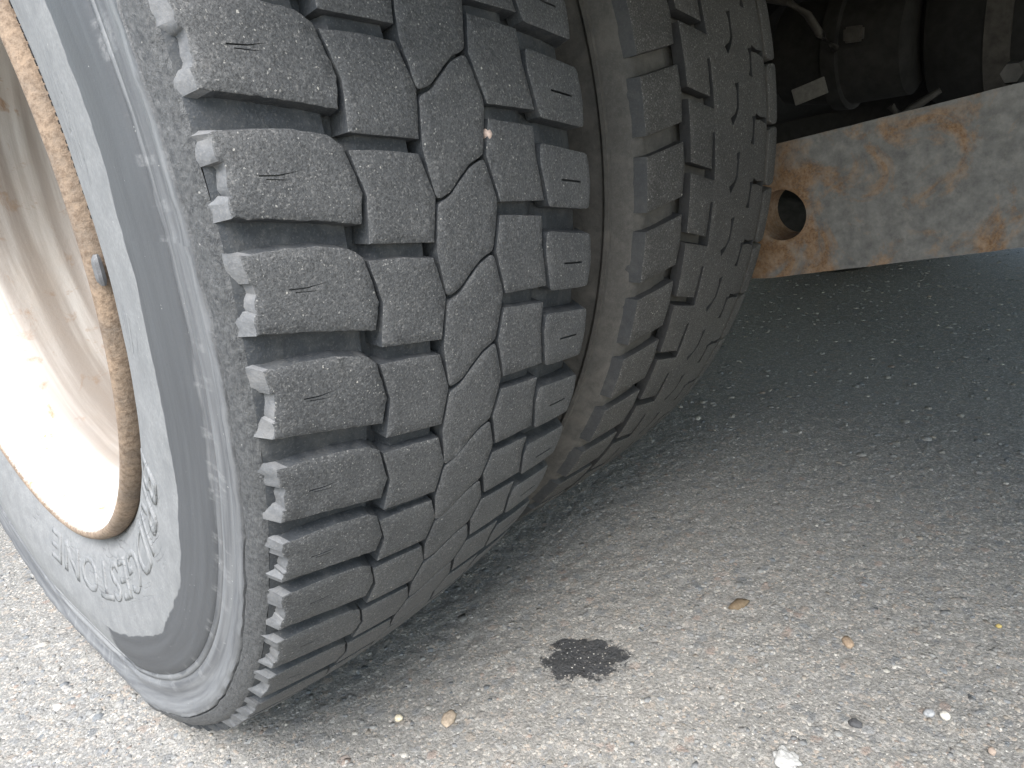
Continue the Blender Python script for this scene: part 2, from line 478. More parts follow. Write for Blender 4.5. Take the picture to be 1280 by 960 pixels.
def block_geo(poly, R, rtop, depth, step=0.004, bevel=0.0009, draft=0.0012, holes=(), rough=0.0004, shoulder=None, xc=0.0, hole_depth=0.004, grid=None, seed=0.0, wear=0.0, grow=0.0, chip=None, soft=1, torn=False):
    """one tread block. poly: (x, s) with s = R*th, any winding. Returns verts, faces, material index per face."""
    if area(poly) < 0: poly = poly[::-1]
    if grow: poly = offset(poly, grow)
    p = resample(poly, step)
    p = smooth_poly(p, soft)
    j = []
    for (x, s) in p:
        k_ = rough * (2.2 if torn and x < -0.122 else 1.0)
        j.append((x + k_ * n3(x * 260, s * 260, seed) + (k_ * 0.6 * n3(x * 700, s * 700, seed) if torn else 0), s + k_ * n3(x * 260 + 9, s * 260, seed + 5)))
    p = j
    topo = offset(p, -bevel)
    bot = offset(p, draft)
    V = []; F = []; MI = []
    n = len(p)
    def put(x, s, d):
        th = s / R
        rr = rtop(x) - d
        V.append(P3(x, rr, th, R, xc))
    for (x, s) in topo:
        put(x, s, 0.00010 + rough * 0.5 * abs(n3(x * 120, s * 120, seed)))
    for (x, s) in p: put(x, s, bevel * 0.9)
    for (x, s), (x0, s0) in zip(bot, p):
        if shoulder is not None: x2, dd = shoulder(x, x0, depth, s0)
        else: x2, dd = x, depth
        put(x2, s, dd)
    for i in range(n):
        k = (i + 1) % n
        F.append((n + i, n + k, k, i)); MI.append(0)
        F.append((2 * n + i, 2 * n + k, n + k, n + i)); MI.append(2 if chip and chip(p[i][0]) and chip(p[k][0]) else 1)
    # cap by constrained triangulation
    pts = [Vector((x, s)) for x, s in topo]
    edges = [(i, (i + 1) % n) for i in range(n)]
    hol = []
    for h in holes:
        if area(h) < 0: h = h[::-1]
        h = resample(h, 0.003)
        b = len(pts)
        pts += [Vector(q) for q in h]
        edges += [(b + i, b + (i + 1) % len(h)) for i in range(len(h))]
        hol.append(h)
    g = grid or step * 1.4
    xs = [q[0] for q in topo]; ss = [q[1] for q in topo]
    nx = int((max(xs) - min(xs)) / g); ns = int((max(ss) - min(ss)) / g)
    inner = offset(topo, -g * 0.45)
    for a in range(nx + 1):
        for b in range(ns + 1):
            q = (min(xs) + g * (a + 0.5 + 0.25 * (random.random() - 0.5)), min(ss) + g * (b + 0.5 + 0.25 * (random.random() - 0.5)))
            if inside(q, inner) and not any(inside(q, offset(h, g * 0.3)) for h in hol): pts.append(Vector(q))
    vo, eo, fo, ov, oe, of_ = delaunay_2d_cdt(pts, edges, [], 0, 1e-6)
    idx = {}
    for i, v in enumerate(vo):
        src = [q for q in ov[i] if q < n]
        if src: idx[i] = src[0]
        else:
            idx[i] = len(V)
            put(v.x, v.y, rough * 0.5 * n3(v.x * 150, v.y * 150, seed + 2) + wear * max(0, n3(v.x * 40, v.y * 40, seed)))
    for f in fo:
        cx = sum(vo[i].x for i in f) / 3; cy = sum(vo[i].y for i in f) / 3
        if inside((cx, cy), topo) and not any(inside((cx, cy), h) for h in hol):
            t = tuple(idx[i] for i in f)
            if len(set(t)) == 3: F.append(t); MI.append(0)
    base = n
    for h in hol:                                # slot walls and floor
        ids = []
        for (x, s) in h:
            best = min(range(len(vo)), key=lambda i: (vo[i].x - x) ** 2 + (vo[i].y - s) ** 2)
            ids.append(idx[best])
        lo = []
        for (x, s) in h:
            lo.append(len(V)); put(x, s, hole_depth)
        m = len(h)
        for i in range(m):
            F.append((ids[i], ids[(i + 1) % m], lo[(i + 1) % m], lo[i])); MI.append(1)
        F.append(tuple(lo)); MI.append(1)
    return V, F, MI

def block_mesh(name, geo, mats):
    V, F, MI = geo
    me = mesh(name, V, F)
    for m in mats: me.materials.append(m)
    me.polygons.foreach_set('material_index', MI)
    bm = bmesh.new(); bm.from_mesh(me)
    bmesh.ops.recalc_face_normals(bm, faces=bm.faces)
    bm.to_mesh(me); bm.free()
    return me
def merge(geos):
    V = []; F = []; MI = []
    for v, f, m in geos:
        b = len(V); V += v; F += [tuple(i + b for i in q) for q in f]; MI += m
    return V, F, MI

def lathe(profile, R, n_th=240, jitter=None, xc=0.0):
    V = []; F = []
    m = len(profile)
    for i in range(n_th):
        th = 2 * math.pi * i / n_th
        for (x, r) in profile:
            if jitter: x, r = jitter(x, r, th)
            V.append(P3(x, r, th, R, xc))
    for i in range(n_th):
        k = (i + 1) % n_th
        for j in range(m - 1):
            F.append((i * m + j, k * m + j, k * m + j + 1, i * m + j + 1))
    return V, F
def densify(pts, step):
    out = []
    for a, b in zip(pts[:-1], pts[1:]):
        L = math.hypot(b[0] - a[0], b[1] - a[1]); k = max(1, int(L / step))
        out += [(a[0] + (b[0] - a[0]) * t / k, a[1] + (b[1] - a[1]) * t / k) for t in range(k)]
    return out + [pts[-1]]

# =================================================================== SETTING
def fine_axis(lo, a, b, hi, fine, mid):
    pts = list(np.arange(a, b, fine))
    q = b; st = fine
    while q < hi: pts.append(q); st = min(st * 1.12, max(mid, (q - b) * 0.35 + mid)); q += st
    q = a; st = fine; left = []
    while q > lo:
        st = min(st * 1.12, max(mid, (a - q) * 0.35 + mid)); q -= st; left.append(q)
    return np.array(left[::-1] + pts + [hi + 50])
gx = fine_axis(-300, -0.62, 0.85, 300, 0.0035, 0.02)
gy = fine_axis(-300, -0.86, 0.30, 300, 0.0035, 0.02)
GX, GY = np.meshgrid(gx, gy, indexing='ij')
def vnoise(X, Y, sc, seed):
    """smooth value noise, vectorised"""
    x = X * sc; y = Y * sc
    xi = np.floor(x).astype(np.int64); yi = np.floor(y).astype(np.int64)
    fx = x - xi; fy = y - yi
    fx = fx * fx * (3 - 2 * fx); fy = fy * fy * (3 - 2 * fy)
    def h(a, b):
        v = (a * 374761393 + b * 668265263 + seed * 974634777) & 0xffffffff
        v = ((v ^ (v >> 13)) * 1274126177) & 0xffffffff
        return ((v ^ (v >> 16)) & 0xffff) / 65535.0
    return (h(xi, yi) * (1 - fx) + h(xi + 1, yi) * fx) * (1 - fy) + (h(xi, yi + 1) * (1 - fx) + h(xi + 1, yi + 1) * fx) * fy
def ground_h(X, Y):
    near = np.exp(-((X - 0.2) ** 2 + (Y + 0.3) ** 2) / 1.2)
    return near * ((vnoise(X, Y, 95, 1) - 0.6) * 0.0022 + (vnoise(X, Y, 210, 2) - 0.6) * 0.0015) + near * (vnoise(X, Y, 9, 3) - 0.9) * 0.0012 - 0.0006
GZ = ground_h(GX, GY)
nxg, nyg = GX.shape
me = bpy.data.meshes.new('ground')
co = np.stack([GX, GY, GZ], -1).reshape(-1, 3)
ii = np.arange(nxg * nyg).reshape(nxg, nyg)
q = np.stack([ii[:-1, :-1], ii[1:, :-1], ii[1:, 1:], ii[:-1, 1:]], -1).reshape(-1, 4)
me.vertices.add(len(co)); me.vertices.foreach_set('co', co.ravel())
me.loops.add(q.size); me.loops.foreach_set('vertex_index', q.ravel())
me.polygons.add(len(q)); me.polygons.foreach_set('loop_start', np.arange(len(q)) * 4)
me.update(calc_edges=True)
me.shade_smooth()
ground = tag(link('ground', me, M_GROUND), kind='structure')
ground['label'] = 'grey weathered asphalt with exposed stones'

# aggregate stones set in the surface: one mass nobody could count
def ico():
    bm = bmesh.new(); bmesh.ops.create_icosphere(bm, subdivisions=1, radius=1.0)
    v = np.array([x.co[:] for x in bm.verts]); f = np.array([[y.index for y in x.verts] for x in bm.faces]); bm.free()
    return v, f
IV, IF = ico()
def stone_field(n, xr, yr, size, lift):
    cx = rng.uniform(*xr, n); cy = rng.uniform(*yr, n)
    s = size[0] + (size[1] - size[0]) * rng.random(n) ** 2.6
    V = np.repeat(IV[None], n, 0) * (1 + 0.28 * (rng.random((n, 12, 1)) - 0.5))
    V = V * np.stack([s * rng.uniform(0.75, 1.35, n), s * rng.uniform(0.75, 1.25, n), s * rng.uniform(0.4, 0.7, n)], -1)[:, None]
    a = rng.uniform(0, 2 * np.pi, n)
    ca, sa = np.cos(a)[:, None], np.sin(a)[:, None]
    tx = rng.normal(0, 0.12, n)[:, None]
    x = V[..., 0] * ca - V[..., 1] * sa; y = V[..., 0] * sa + V[..., 1] * ca
    z = V[..., 2] + x * tx
    top = z.max(1)
    lift_ = lift[0] + (lift[1] - lift[0]) * rng.random(n)
    gz = ground_h(cx, cy)
    z = z - top[:, None] + lift_[:, None]
    z = np.minimum(z, (lift_ * 0.86)[:, None])
    V = np.stack([x + cx[:, None], y + cy[:, None], z + gz[:, None]], -1)
    return V
parts = [stone_field(9000, (-0.60, 0.75), (-0.86, 0.10), (0.0020, 0.0050), (0.0000, 0.0011)),
         stone_field(1500, (-0.60, 0.75), (-0.86, 0.10), (0.0045, 0.0095), (-0.0002, 0.0008)),
         stone_field(5000, (-0.60, 0.80), (-0.86, 0.30), (0.0008, 0.0017), (0.0005, 0.0013)),
         stone_field(2200, (0.7, 2.2), (-0.9, 0.5), (0.003, 0.008), (0.0005, 0.003)),
         stone_field(2500, (-0.9, -0.1), (-0.2, 1.6), (0.003, 0.009), (0.0004, 0.002))]
SV = np.concatenate(parts)
ns = len(SV)
# nothing lies on the oil stain or under the tyres
d_st = np.hypot((SV[:, 0, 0] - STAIN[0]), (SV[:, 0, 1] - STAIN[1]))
keep = d_st > 0.045
SV = SV[keep]; ns = len(SV)
FV = (IF[None] + (np.arange(ns) * 12)[:, None, None]).reshape(-1, 3)
me = bpy.data.meshes.new('stones')
me.vertices.add(ns * 12); me.vertices.foreach_set('co', SV.reshape(-1))
me.loops.add(FV.size); me.loops.foreach_set('vertex_index', FV.ravel())
me.polygons.add(len(FV)); me.polygons.foreach_set('loop_start', np.arange(len(FV)) * 3)
me.update(calc_edges=True)
PAL = np.array([(0.23, 0.23, 0.225), (0.19, 0.195, 0.20), (0.28, 0.272, 0.26), (0.16, 0.17, 0.18), (0.25, 0.225, 0.195), (0.25, 0.205, 0.178), (0.32, 0.305, 0.28), (0.24, 0.235, 0.23), (0.45, 0.43, 0.40)])
pc = PAL[rng.choice(len(PAL), ns, p=[.22, .16, .20, .10, .07, .03, .11, .10, .01])] * rng.uniform(0.95, 1.3, (ns, 1))
ca = me.color_attributes.new('Col', 'FLOAT_COLOR', 'POINT')
ca.data.foreach_set('color', np.concatenate([np.repeat(pc, 12, 0), np.ones((ns * 12, 1))], 1).ravel())
stones = tag(link('gravel', me, M_STONE), 'small grey and tan stones set in the asphalt', 'gravel', kind='stuff')

# =================================================================== OUTER WHEEL
R1 = 0.5
def rt1(x): return R1 - 0.55 * x * x
ROWS = {k: v for k, v in enumerate([0., 6.24, 12.34, 18.74, 25.24, 31.13, 36.3, 41.88, 47.7, 53.8, 59.9])}
for k in (-1, -2, -3): ROWS[k] = 6.15 * k
NROW = 45
span = 360 - (59.9 + 18.45)
rest = [59.9 + span * (i + 1) / (NROW + 1) for i in range(NROW)]

def P(*a): return [(x, rad(t) * R1) for x, t in a]
def shift(poly, dth): return [(x, s + rad(dth) * R1) for x, s in poly]
COL1 = P((-.1296, -11.6), (-.111, -11.45), (-.0944, -11.2), (-.078, -10.7), (-.0715, -10.1), (-.0662, -7.5), (-.069, -6.0), (-.085, -6.5), (-.105, -7.05), (-.1292, -7.55), (-.1286, -8.40), (-.1270, -8.45), (-.1266, -10.30), (-.1282, -10.36))
COL2 = P((-.067, -9.8), (-.047, -9.45), (-.028, -9.0), (-.0219, -6.5), (-.026, -3.95), (-.0648, -4.75), (-.0612, -7.3))
COL3 = P((.0190, -8.25), (.0082, -7.9), (-.0016, -7.15), (-.0101, -6.38), (-.0193, -6.12), (-.0236, -3.3), (-.0196, -.36), (-.0101, -.60), (-.0016, -1.37), (.0083, -2.12), (.0190, -2.42), (.0262, -5.46))
COL4 = P((.0283, -10.5), (.066, -9.7), (.0648, -7.7), (.0696, -4.75), (.0298, -5.45), (.0232, -8.4))
COL5 = P((.0730, -8.5), (.0716, -7.2), (.0767, -4.2), (.1235, -3.1), (.1262, -5.0), (.1247, -7.1))
SLOT5 = P((.091, -5.86), (.114, -5.33), (.114, -5.17), (.091, -5.70))
SLOT1 = P((-.113, -9.40), (-.104, -9.18), (-.093, -9.1), (-.093, -9.0), (-.104, -9.06), (-.113, -9.25))
def make_sh1(base):
    ja, jb = 0.35 * n3(base * 1.7, 2, 0), 0.30 * n3(base * 2.3, 7, 0)
    def sh1(x, x0, d, s0):
        if x0 < -0.1245:
            t = math.degrees(s0 / R1) - base
            tear = 0.0016 * n3(s0 * 210, base, 1) + 0.0008 * n3(s0 * 600, base, 4)
            if -10.33 + ja < t < -8.43 + jb: return x0 - 0.0014 + tear * 0.5, d * 0.95        # moulded pocket: steep wall, open side
            return x0 - 0.0044 + tear, d * (0.98 + 0.10 * n3(s0 * 300, base, 9))
        return x, d
    return sh1
def sh5(x, x0, d, s0):
    if x0 > 0.121: return x0 + 0.0065, d * 1.5
    return x, d
SPEC = [('shoulder_block', COL1, 0.0100, 0.0018, [SLOT1], 'sh1', 0.0006), ('inner_block', COL2, 0.0130, 0.0008, [], None, 0.0003),
        ('centre_block', COL3, 0.0130, 0.0003, [], None, 0.0003), ('inner_block', COL4, 0.0130, 0.0008, [], None, 0.0003),
        ('far_shoulder_block', COL5, 0.0110, 0.0012, [SLOT5], sh5, 0.0003)]

wheel = empty('wheel_assembly', (0, 0, 0), 'outer truck wheel nearest the camera with white rusty rim and worn blocky tread', 'wheel', 'dual truck wheels')
# carcass: groove floors and both sidewalls in one lathed body
floor1 = [(-.1332, .4818), (-.1316, .4826), (-.1265, .4838), (-.120, .4848), (-.100, .4870), (-.078, .4888), (-.0735, .4892), (-.0715, .4840), (-.0640, .4840), (-.0600, .4930), (-.045, .4938), (-.030, .4945), (-.0265, .485), (-.0190, .485), (-.0150, .4962), (0, .4965), (.0150, .4962), (.0195, .485), (.0290, .485),
          (.034, .4930), (.050, .4925), (.062, .4915), (.0670, .4830), (.0745, .4830), (.082, .4862), (.105, .4832), (.122, .4790), (.131, .4710)]
out_side = [(-.100, .292), (-.112, .3005), (-.1180, .3040), (-.1215, .3085), (-.1225, .3120), (-.1262, .3160), (-.1300, .3260), (-.1335, .3400), (-.1372, .3600), (-.1395, .3800), (-.1404, .3940), (-.1397, .4100), (-.1380, .4250), (-.1362, .4312), (-.1352, .4322), (-.1366, .4334), (-.1362, .4370), (-.1350, .4378), (-.1352, .4388), (-.1372, .4400), (-.1376, .4450), (-.1365, .4490), (-.1372, .4530), (-.1396, .4580), (-.1412, .4615), (-.1418, .4650), (-.1410, .4684), (-.1380, .4692), (-.1404, .4700), (-.1394, .4735), (-.1376, .4775), (-.1350, .4808), (-.1332, .4818)]
in_side = [(.131, .4710), (.136, .462), (.1385, .445), (.141, .41), (.140, .375), (.134, .34), (.124, .314), (.115, .300), (.100, .292)]
def jit1(x, r, th):
    if r > 0.455 and x < -0.125:
        t = th * 0.48
        a = n3(t * 60, r * 60, 1.3) * 0.0009 + n3(t * 220, r * 300, 4.1) * 0.0006
        if 0.4683 < r < 0.4702: a += 0.0008 * n3(t * 45, 0, 8.8); r += 0.0010 * n3(t * 45, 3, 2.2)
        return x + a, r + n3(t * 150, r * 150, 7.7) * 0.0004
    if x < -0.12:
        return x + n3(th * 9, r * 30, 3.3) * 0.0006, r
    return x, r
V, F = lathe(densify(out_side, 0.003), R1, 540, jit1)
side_o = link('sidewall', mesh('sidewall', V, F, angle=60), M_SIDE, wheel, (0, 0, AXLE))
V, F = lathe(densify(floor1, 0.004), R1, 360, lambda x, r, th: (x, r + n3(x * 180, th * 70, 2.0) * 0.0005))
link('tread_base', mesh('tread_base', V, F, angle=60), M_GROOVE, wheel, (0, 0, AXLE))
V, F = lathe(densify(in_side, 0.010), R1, 240)
link('inner_sidewall', mesh('inner_sidewall', V, F, angle=60), M_GROOVE_IN, wheel, (0, 0, AXLE))
tread = bpy.data.objects.get('tread_base')

for k in sorted(ROWS):
    for ci, (nm, poly, dep, dr, holes, sh, rough) in enumerate(SPEC):
        jt = 0.25 * n3(k * 3.1, ci * 1.7, 0.2)
        pol = shift(poly, ROWS[k] + jt * 0.3)
        # real tyres vary: the pitch of each row stretches its blocks a little
        nxt = ROWS.get(k + 1, ROWS[k] + 6.1)
        if ci == 2:
            stretch = (nxt - ROWS[k]) / 6.1
            c0 = rad(ROWS[k] - 8.25) * R1
            pol = [(x, c0 + (s - c0) * stretch) for x, s in shift(poly, ROWS[k])]
        if ci != 2:
            f_ = min(1.02, (nxt - ROWS[k]) / 6.2)
            c0 = min(q[1] for q in pol)
            pol = [(x, c0 + (s - c0) * f_) for x, s in pol]
        ho = [shift(h, ROWS[k] + jt) for h in holes]
        if nm == 'shoulder_block':
            o_ = 0.005 * n3(k * 5.3, 1, 1); b_ = ROWS[k] + jt
            l1 = -.094 + 0.006 * n3(k * 3.3, 4, 1); l2 = -.097 + 0.007 * n3(k * 4.1, 8, 1)
            def thin(a, c, d, w1, w2): return [(a[0] + o_, rad(a[1] + b_ - w1) * R1), (c[0] + o_, rad(c[1] + b_ - w1 * 0.7 + 0.05 * n3(k, 3, 1)) * R1), (d[0] + o_, rad(d[1] + b_) * R1), (c[0] + o_, rad(c[1] + b_ + w2) * R1), (a[0] + o_, rad(a[1] + b_ + w2) * R1)]
            ho = [thin((-.113, -9.36), (-.104, -9.24), (l1, -9.30 + 0.15 * n3(k, 1, 5)), 0.045, 0.045), thin((-.110, -9.14), (-.104, -9.02), (l2, -8.90 + 0.12 * n3(k, 2, 6)), 0.03, 0.03)]
        g = block_geo(pol, R1, rt1, dep, step=0.0030, draft=dr, holes=ho, rough=rough, shoulder=make_sh1(ROWS[k] + jt * 0.3) if sh == 'sh1' else sh, soft=0 if ci in (0, 1, 3) else 1, bevel=0.0008 if ci == 0 else 0.0006, hole_depth=0.003 if ci else 0.0013, seed=k * 2.7 + ci, grid=0.006, wear=0.0006, grow=0.0004 if ci == 2 else 0.0014, chip=(lambda x: x < -0.1245) if ci == 0 else None, torn=ci == 0)
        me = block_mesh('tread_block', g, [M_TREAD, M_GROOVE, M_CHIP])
        link('tread_block', me, None, tread)
geos = []
for th0 in rest:
    for ci, (nm, poly, dep, dr, holes, sh, rough) in enumerate(SPEC):
        geos.append(block_geo(shift(poly, th0), R1, rt1, dep, step=0.007, draft=dr, rough=rough, shoulder=make_sh1(th0) if sh == 'sh1' else sh, soft=0, seed=th0 + ci, grid=0.014, grow=0.0004 if ci == 2 else 0.0011))
me = block_mesh('tread_blocks_out_of_view', merge(geos), [M_TREAD, M_GROOVE])
tag(link('remaining_tread', me, None, tread), kind='stuff')

# lettering pressed into the sidewall
def side_x(r):
    ps = sorted([(q[1], q[0]) for q in out_side])
    for (r0, x0), (r1, x1) in zip(ps[:-1], ps[1:]):
        if r0 <= r <= r1: return x0 + (x1 - x0) * (r - r0) / max(1e-9, r1 - r0)
    return -0.14
def arc_text(txt, th0, th1, r0, h, raise_, bold, parent, name):
    cu = bpy.data.curves.new(name, 'FONT')
    cu.body = txt
    cu.size = 1.0
    cu.offset = bold
    cu.space_character = 1.08
    cu.resolution_u = 3
    ob = bpy.data.objects.new(name + '_tmp', cu)
    COL.objects.link(ob)
    dg = bpy.context.evaluated_depsgraph_get()
    tm = bpy.data.meshes.new_from_object(ob.evaluated_get(dg))
    bpy.data.objects.remove(ob); bpy.data.curves.remove(cu)
    bm = bmesh.new(); bm.from_mesh(tm); bpy.data.meshes.remove(tm)
    bmesh.ops.remove_doubles(bm, verts=bm.verts, dist=1e-5)
    bmesh.ops.triangulate(bm, faces=bm.faces)
    bmesh.ops.subdivide_edges(bm, edges=[e for e in bm.edges if e.calc_length() > 0.18], cuts=2)
    bmesh.ops.triangulate(bm, faces=bm.faces)
    xs = [v.co.x for v in bm.verts]; ys = [v.co.y for v in bm.verts]
    x0, x1, y0, y1 = min(xs), max(xs), min(ys), max(ys)
    top = bm.faces[:]
    r = bmesh.ops.extrude_face_region(bm, geom=top)
    nv = set(e for e in r['geom'] if isinstance(e, bmesh.types.BMVert))
    for v in bm.verts:
        up = v in nv
        th = rad(th0 + (th1 - th0) * (v.co.x - x0) / (x1 - x0))
        rr = r0 + h * (v.co.y - y0) / (y1 - y0)
        xx = side_x(rr) - (raise_ if up else -0.001)
        p = P3(xx, rr, th, R1)
        v.co = p
    bmesh.ops.recalc_face_normals(bm, faces=bm.faces)
    me = bpy.data.meshes.new(name)
    bm.to_mesh(me); bm.free()
    return link(name, me, M_SIDE, parent)
arc_text('BRIDGESTONE', 27, 99, 0.3235, 0.036, 0.0008, 0.012, side_o, 'raised_lettering')
# the fine moulded dashes round the bead
V = []; F = []
for i in range(-60, -1):
    th = rad(i * 0.85 + 0.3 * n3(i * 1.7, 0, 0))
    for row in (0, 1):
        if n3(i * 0.9, row * 3.1, 5) < -0.18: continue
        r0 = 0.3175 + row * 0.0028
        w_ = rad(0.22 + 0.1 * abs(n3(i * 2.2, row, 1)))
        b = len(V)
        for (dr_, dt_, up) in [(0, -1, 0), (0, 1, 0), (.0016, 1, 0), (.0016, -1, 0), (.0003, -.7, 1), (.0003, .7, 1), (.0013, .7, 1), (.0013, -.7, 1)]:
            V.append(P3(side_x(r0 + dr_) - (0.0008 if up else -0.0004), r0 + dr_, th + w_ * dt_, R1))
        F += [(b + 4, b + 5, b + 6, b + 7), (b, b + 1, b + 5, b + 4), (b + 1, b + 2, b + 6, b + 5), (b + 2, b + 3, b + 7, b + 6), (b + 3, b, b + 4, b + 7)]
bd = tag(link('bead_marking', mesh('bead_marking', V, F, False), M_DARKRUB, side_o), kind='stuff')

# rim: lathed steel, deep dish with the disc set inward
rim_prof = [(-.100, .2945), (-.112, .2995), (-.1160, .3030), (-.1210, .3045), (-.1265, .3038), (-.1308, .3010), (-.1325, .2975), (-.1318, .2945), (-.1280, .2925), (-.1180, .2910), (-.0900, .2885), (-.0760, .2830), (-.0640, .2730), (-.0520, .2665), (-.0350, .2650), (.0100, .2665), (.0280, .2640), (.0400, .2575), (.0550, .2540), (.0800, .2520), (.0920, .2450), (.0960, .2300), (.0900, .2050), (.084, .1850), (.082, .150), (.082, .085), (.066, .080), (.062, .060), (.062, .0005)]
def rimlathe(prof, nth=220):
    V = []; F = []; m = len(prof)
    for i in range(nth):
        th = 2 * math.pi * i / nth
        for x, r in prof: V.append((x, -r * math.cos(th), -r * math.sin(th)))
    for i in range(nth):
        k = (i + 1) % nth
        for j in range(m - 1): F.append((i * m + j, k * m + j, k * m + j + 1, i * m + j + 1))
    return mesh('rim', V, F, angle=55)
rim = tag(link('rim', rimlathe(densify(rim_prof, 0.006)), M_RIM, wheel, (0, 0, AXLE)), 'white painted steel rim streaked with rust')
bm = bmesh.new()
bmesh.ops.create_cone(bm, cap_ends=True, segments=6, radius1=0.0165, radius2=0.0165, depth=0.022)
bmesh.ops.create_cone(bm, cap_ends=True, segments=16, radius1=0.011, radius2=0.009, depth=0.05)
bmesh.ops.transform(bm, matrix=Matrix.Rotation(rad(90), 4, 'Y'), verts=bm.verts)
nutm = bpy.data.meshes.new('wheel_nut'); bm.to_mesh(nutm); bm.free(); nutm.materials.append(M_BRACKET)
for i in range(10):
    a = 2 * math.pi * i / 10
    link('wheel_nut', nutm, None, rim, (0.070, 0.1425 * math.cos(a), 0.1425 * math.sin(a)))
# the balance weight clipped on the lip
def clip():
    V = []; F = []
    prof = [(-.1240, .3035), (-.1290, .3040), (-.1335, .3010), (-.1350, .3040), (-.1335, .3110), (-.1290, .3130), (-.1240, .3110)]
    na = 8; m = len(prof)
    for i in range(na):
        t = i / (na - 1); th = rad(2.6 + 3.6 * t); e = 0.48 - 0.25 * abs(2 * t - 1) ** 5
        for x, r in prof:
            V.append((-.127 + (x + .127) * e, -(.307 + (r - .307) * e) * math.cos(th), -(.307 + (r - .307) * e) * math.sin(th)))
    for i in range(na - 1):
        for j in range(m):
            k = (j + 1) % m
            F.append((i * m + j, (i + 1) * m + j, (i + 1) * m + k, i * m + k))
    F.append(tuple(range(m))); F.append(tuple(range((na - 1) * m, na * m))[::-1])
    return mesh('clip', V, F, angle=40)
link('balance_weight', clip(), M_WEIGHT, rim)

# =================================================================== INNER WHEEL
XC = 0.329
R2 = 0.4855
def rt2(x): return R2 - 0.35 * (x - XC) ** 2 + 0.0012
wheel2 = empty('wheel_assembly', (0, 0, 0), 'inner truck wheel in the shade between the outer tyre and the rusty beam', 'wheel', 'dual truck wheels')
floor2 = [(.1985, .4560), (.2035, .4650), (.2080, .4722), (.2150, .4760), (.235, .4775), (.258, .4775), (.2625, .4700), (.2735, .4700), (.280, .4730), (.330, .4790), (.405, .4720), (.4165, .4690), (.4245, .4690), (.432, .4690), (.444, .4660), (.455, .4560)]
side2 = [(.229, .292), (.214, .300), (.205, .314), (.195, .340), (.189, .375), (.1875, .405), (.1895, .425), (.1925, .440), (.1945, .448), (.1955, .4520), (.1940, .4535), (.1925, .4560), (.1935, .4590), (.1968, .4592), (.1985, .4560)]
side2b = [(.455, .4560), (.464, .445), (.4695, .42), (.470, .39), (.466, .35), (.455, .318), (.440, .300), (.428, .292)]
def jit2(x, r, th): return x + 0.0005 * n3(x * 90, th * 60, 3), r + 0.0006 * n3(x * 120, th * 50, 6)
V, F = lathe(densify(floor2, 0.004), R2, 360, jit2, XC)
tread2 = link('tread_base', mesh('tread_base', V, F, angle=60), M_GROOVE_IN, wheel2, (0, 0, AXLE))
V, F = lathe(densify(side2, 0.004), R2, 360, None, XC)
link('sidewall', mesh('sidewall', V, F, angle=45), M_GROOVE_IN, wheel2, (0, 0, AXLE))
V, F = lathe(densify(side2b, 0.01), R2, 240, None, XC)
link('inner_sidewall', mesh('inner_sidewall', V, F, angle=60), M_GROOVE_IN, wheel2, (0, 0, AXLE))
PER = 360 / 53.0
def Q(*a): return [(x, rad(t) * R2) for x, t in a]
def shift2(p, d): return [(x, s + rad(d) * R2) for x, s in p]
I1 = Q((.2133, .42), (.238, .1), (.2615, -.28), (.2635, 2.2), (.2605, PER - 2.1), (.236, PER - 1.75), (.2133, PER - 1.43))
I5 = Q((.4235, .35), (.4300, .25), (.4445, .20), (.4445, PER - .1), (.4300, PER - .15), (.4235, PER - .45))
def shI(x, x0, d, s0):
    if x0 < 0.2165: return 0.1990, 0.0255
    return x, d
def shO(x, x0, d, s0):
    if x0 > 0.440: return 0.4545, 0.028
    return x, d
def slit(pts, w):
    """thin polygon round a polyline (x, th), wider drop at the ends"""
    L = []; Rr = []
    for i, (x, t) in enumerate(pts):
        ww = w * (1.9 if i in (0, len(pts) - 1) else 1.0)
        a = pts[max(0, i - 1)]; b = pts[min(len(pts) - 1, i + 1)]
        dx = b[0] - a[0]; ds = rad(b[1] - a[1]) * R2
        l = math.hypot(dx, ds) or 1
        nx, ns_ = -ds / l, dx / l
        L.append((x + nx * ww / 2, rad(t) * R2 + ns_ * ww / 2)); Rr.append((x - nx * ww / 2, rad(t) * R2 - ns_ * ww / 2))
    return L + Rr[::-1]
k0, k1 = -7, 16                                   # the rows in view
for k in range(k0, k1):
    b = k * PER
    g = block_geo(shift2(I1, b), R2, rt2, 0.0125, step=0.004, draft=0.0010, rough=0.0003, shoulder=shI, xc=XC, seed=k, grid=0.008, soft=0, grow=0.0004, chip=lambda x: x < 0.2185)
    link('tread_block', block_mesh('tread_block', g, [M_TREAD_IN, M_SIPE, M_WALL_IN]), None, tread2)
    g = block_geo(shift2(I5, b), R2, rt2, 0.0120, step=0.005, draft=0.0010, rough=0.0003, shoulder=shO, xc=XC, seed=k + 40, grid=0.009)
    link('tread_block', block_mesh('tread_block', g, [M_TREAD_IN, M_GROOVE_IN]), None, tread2)
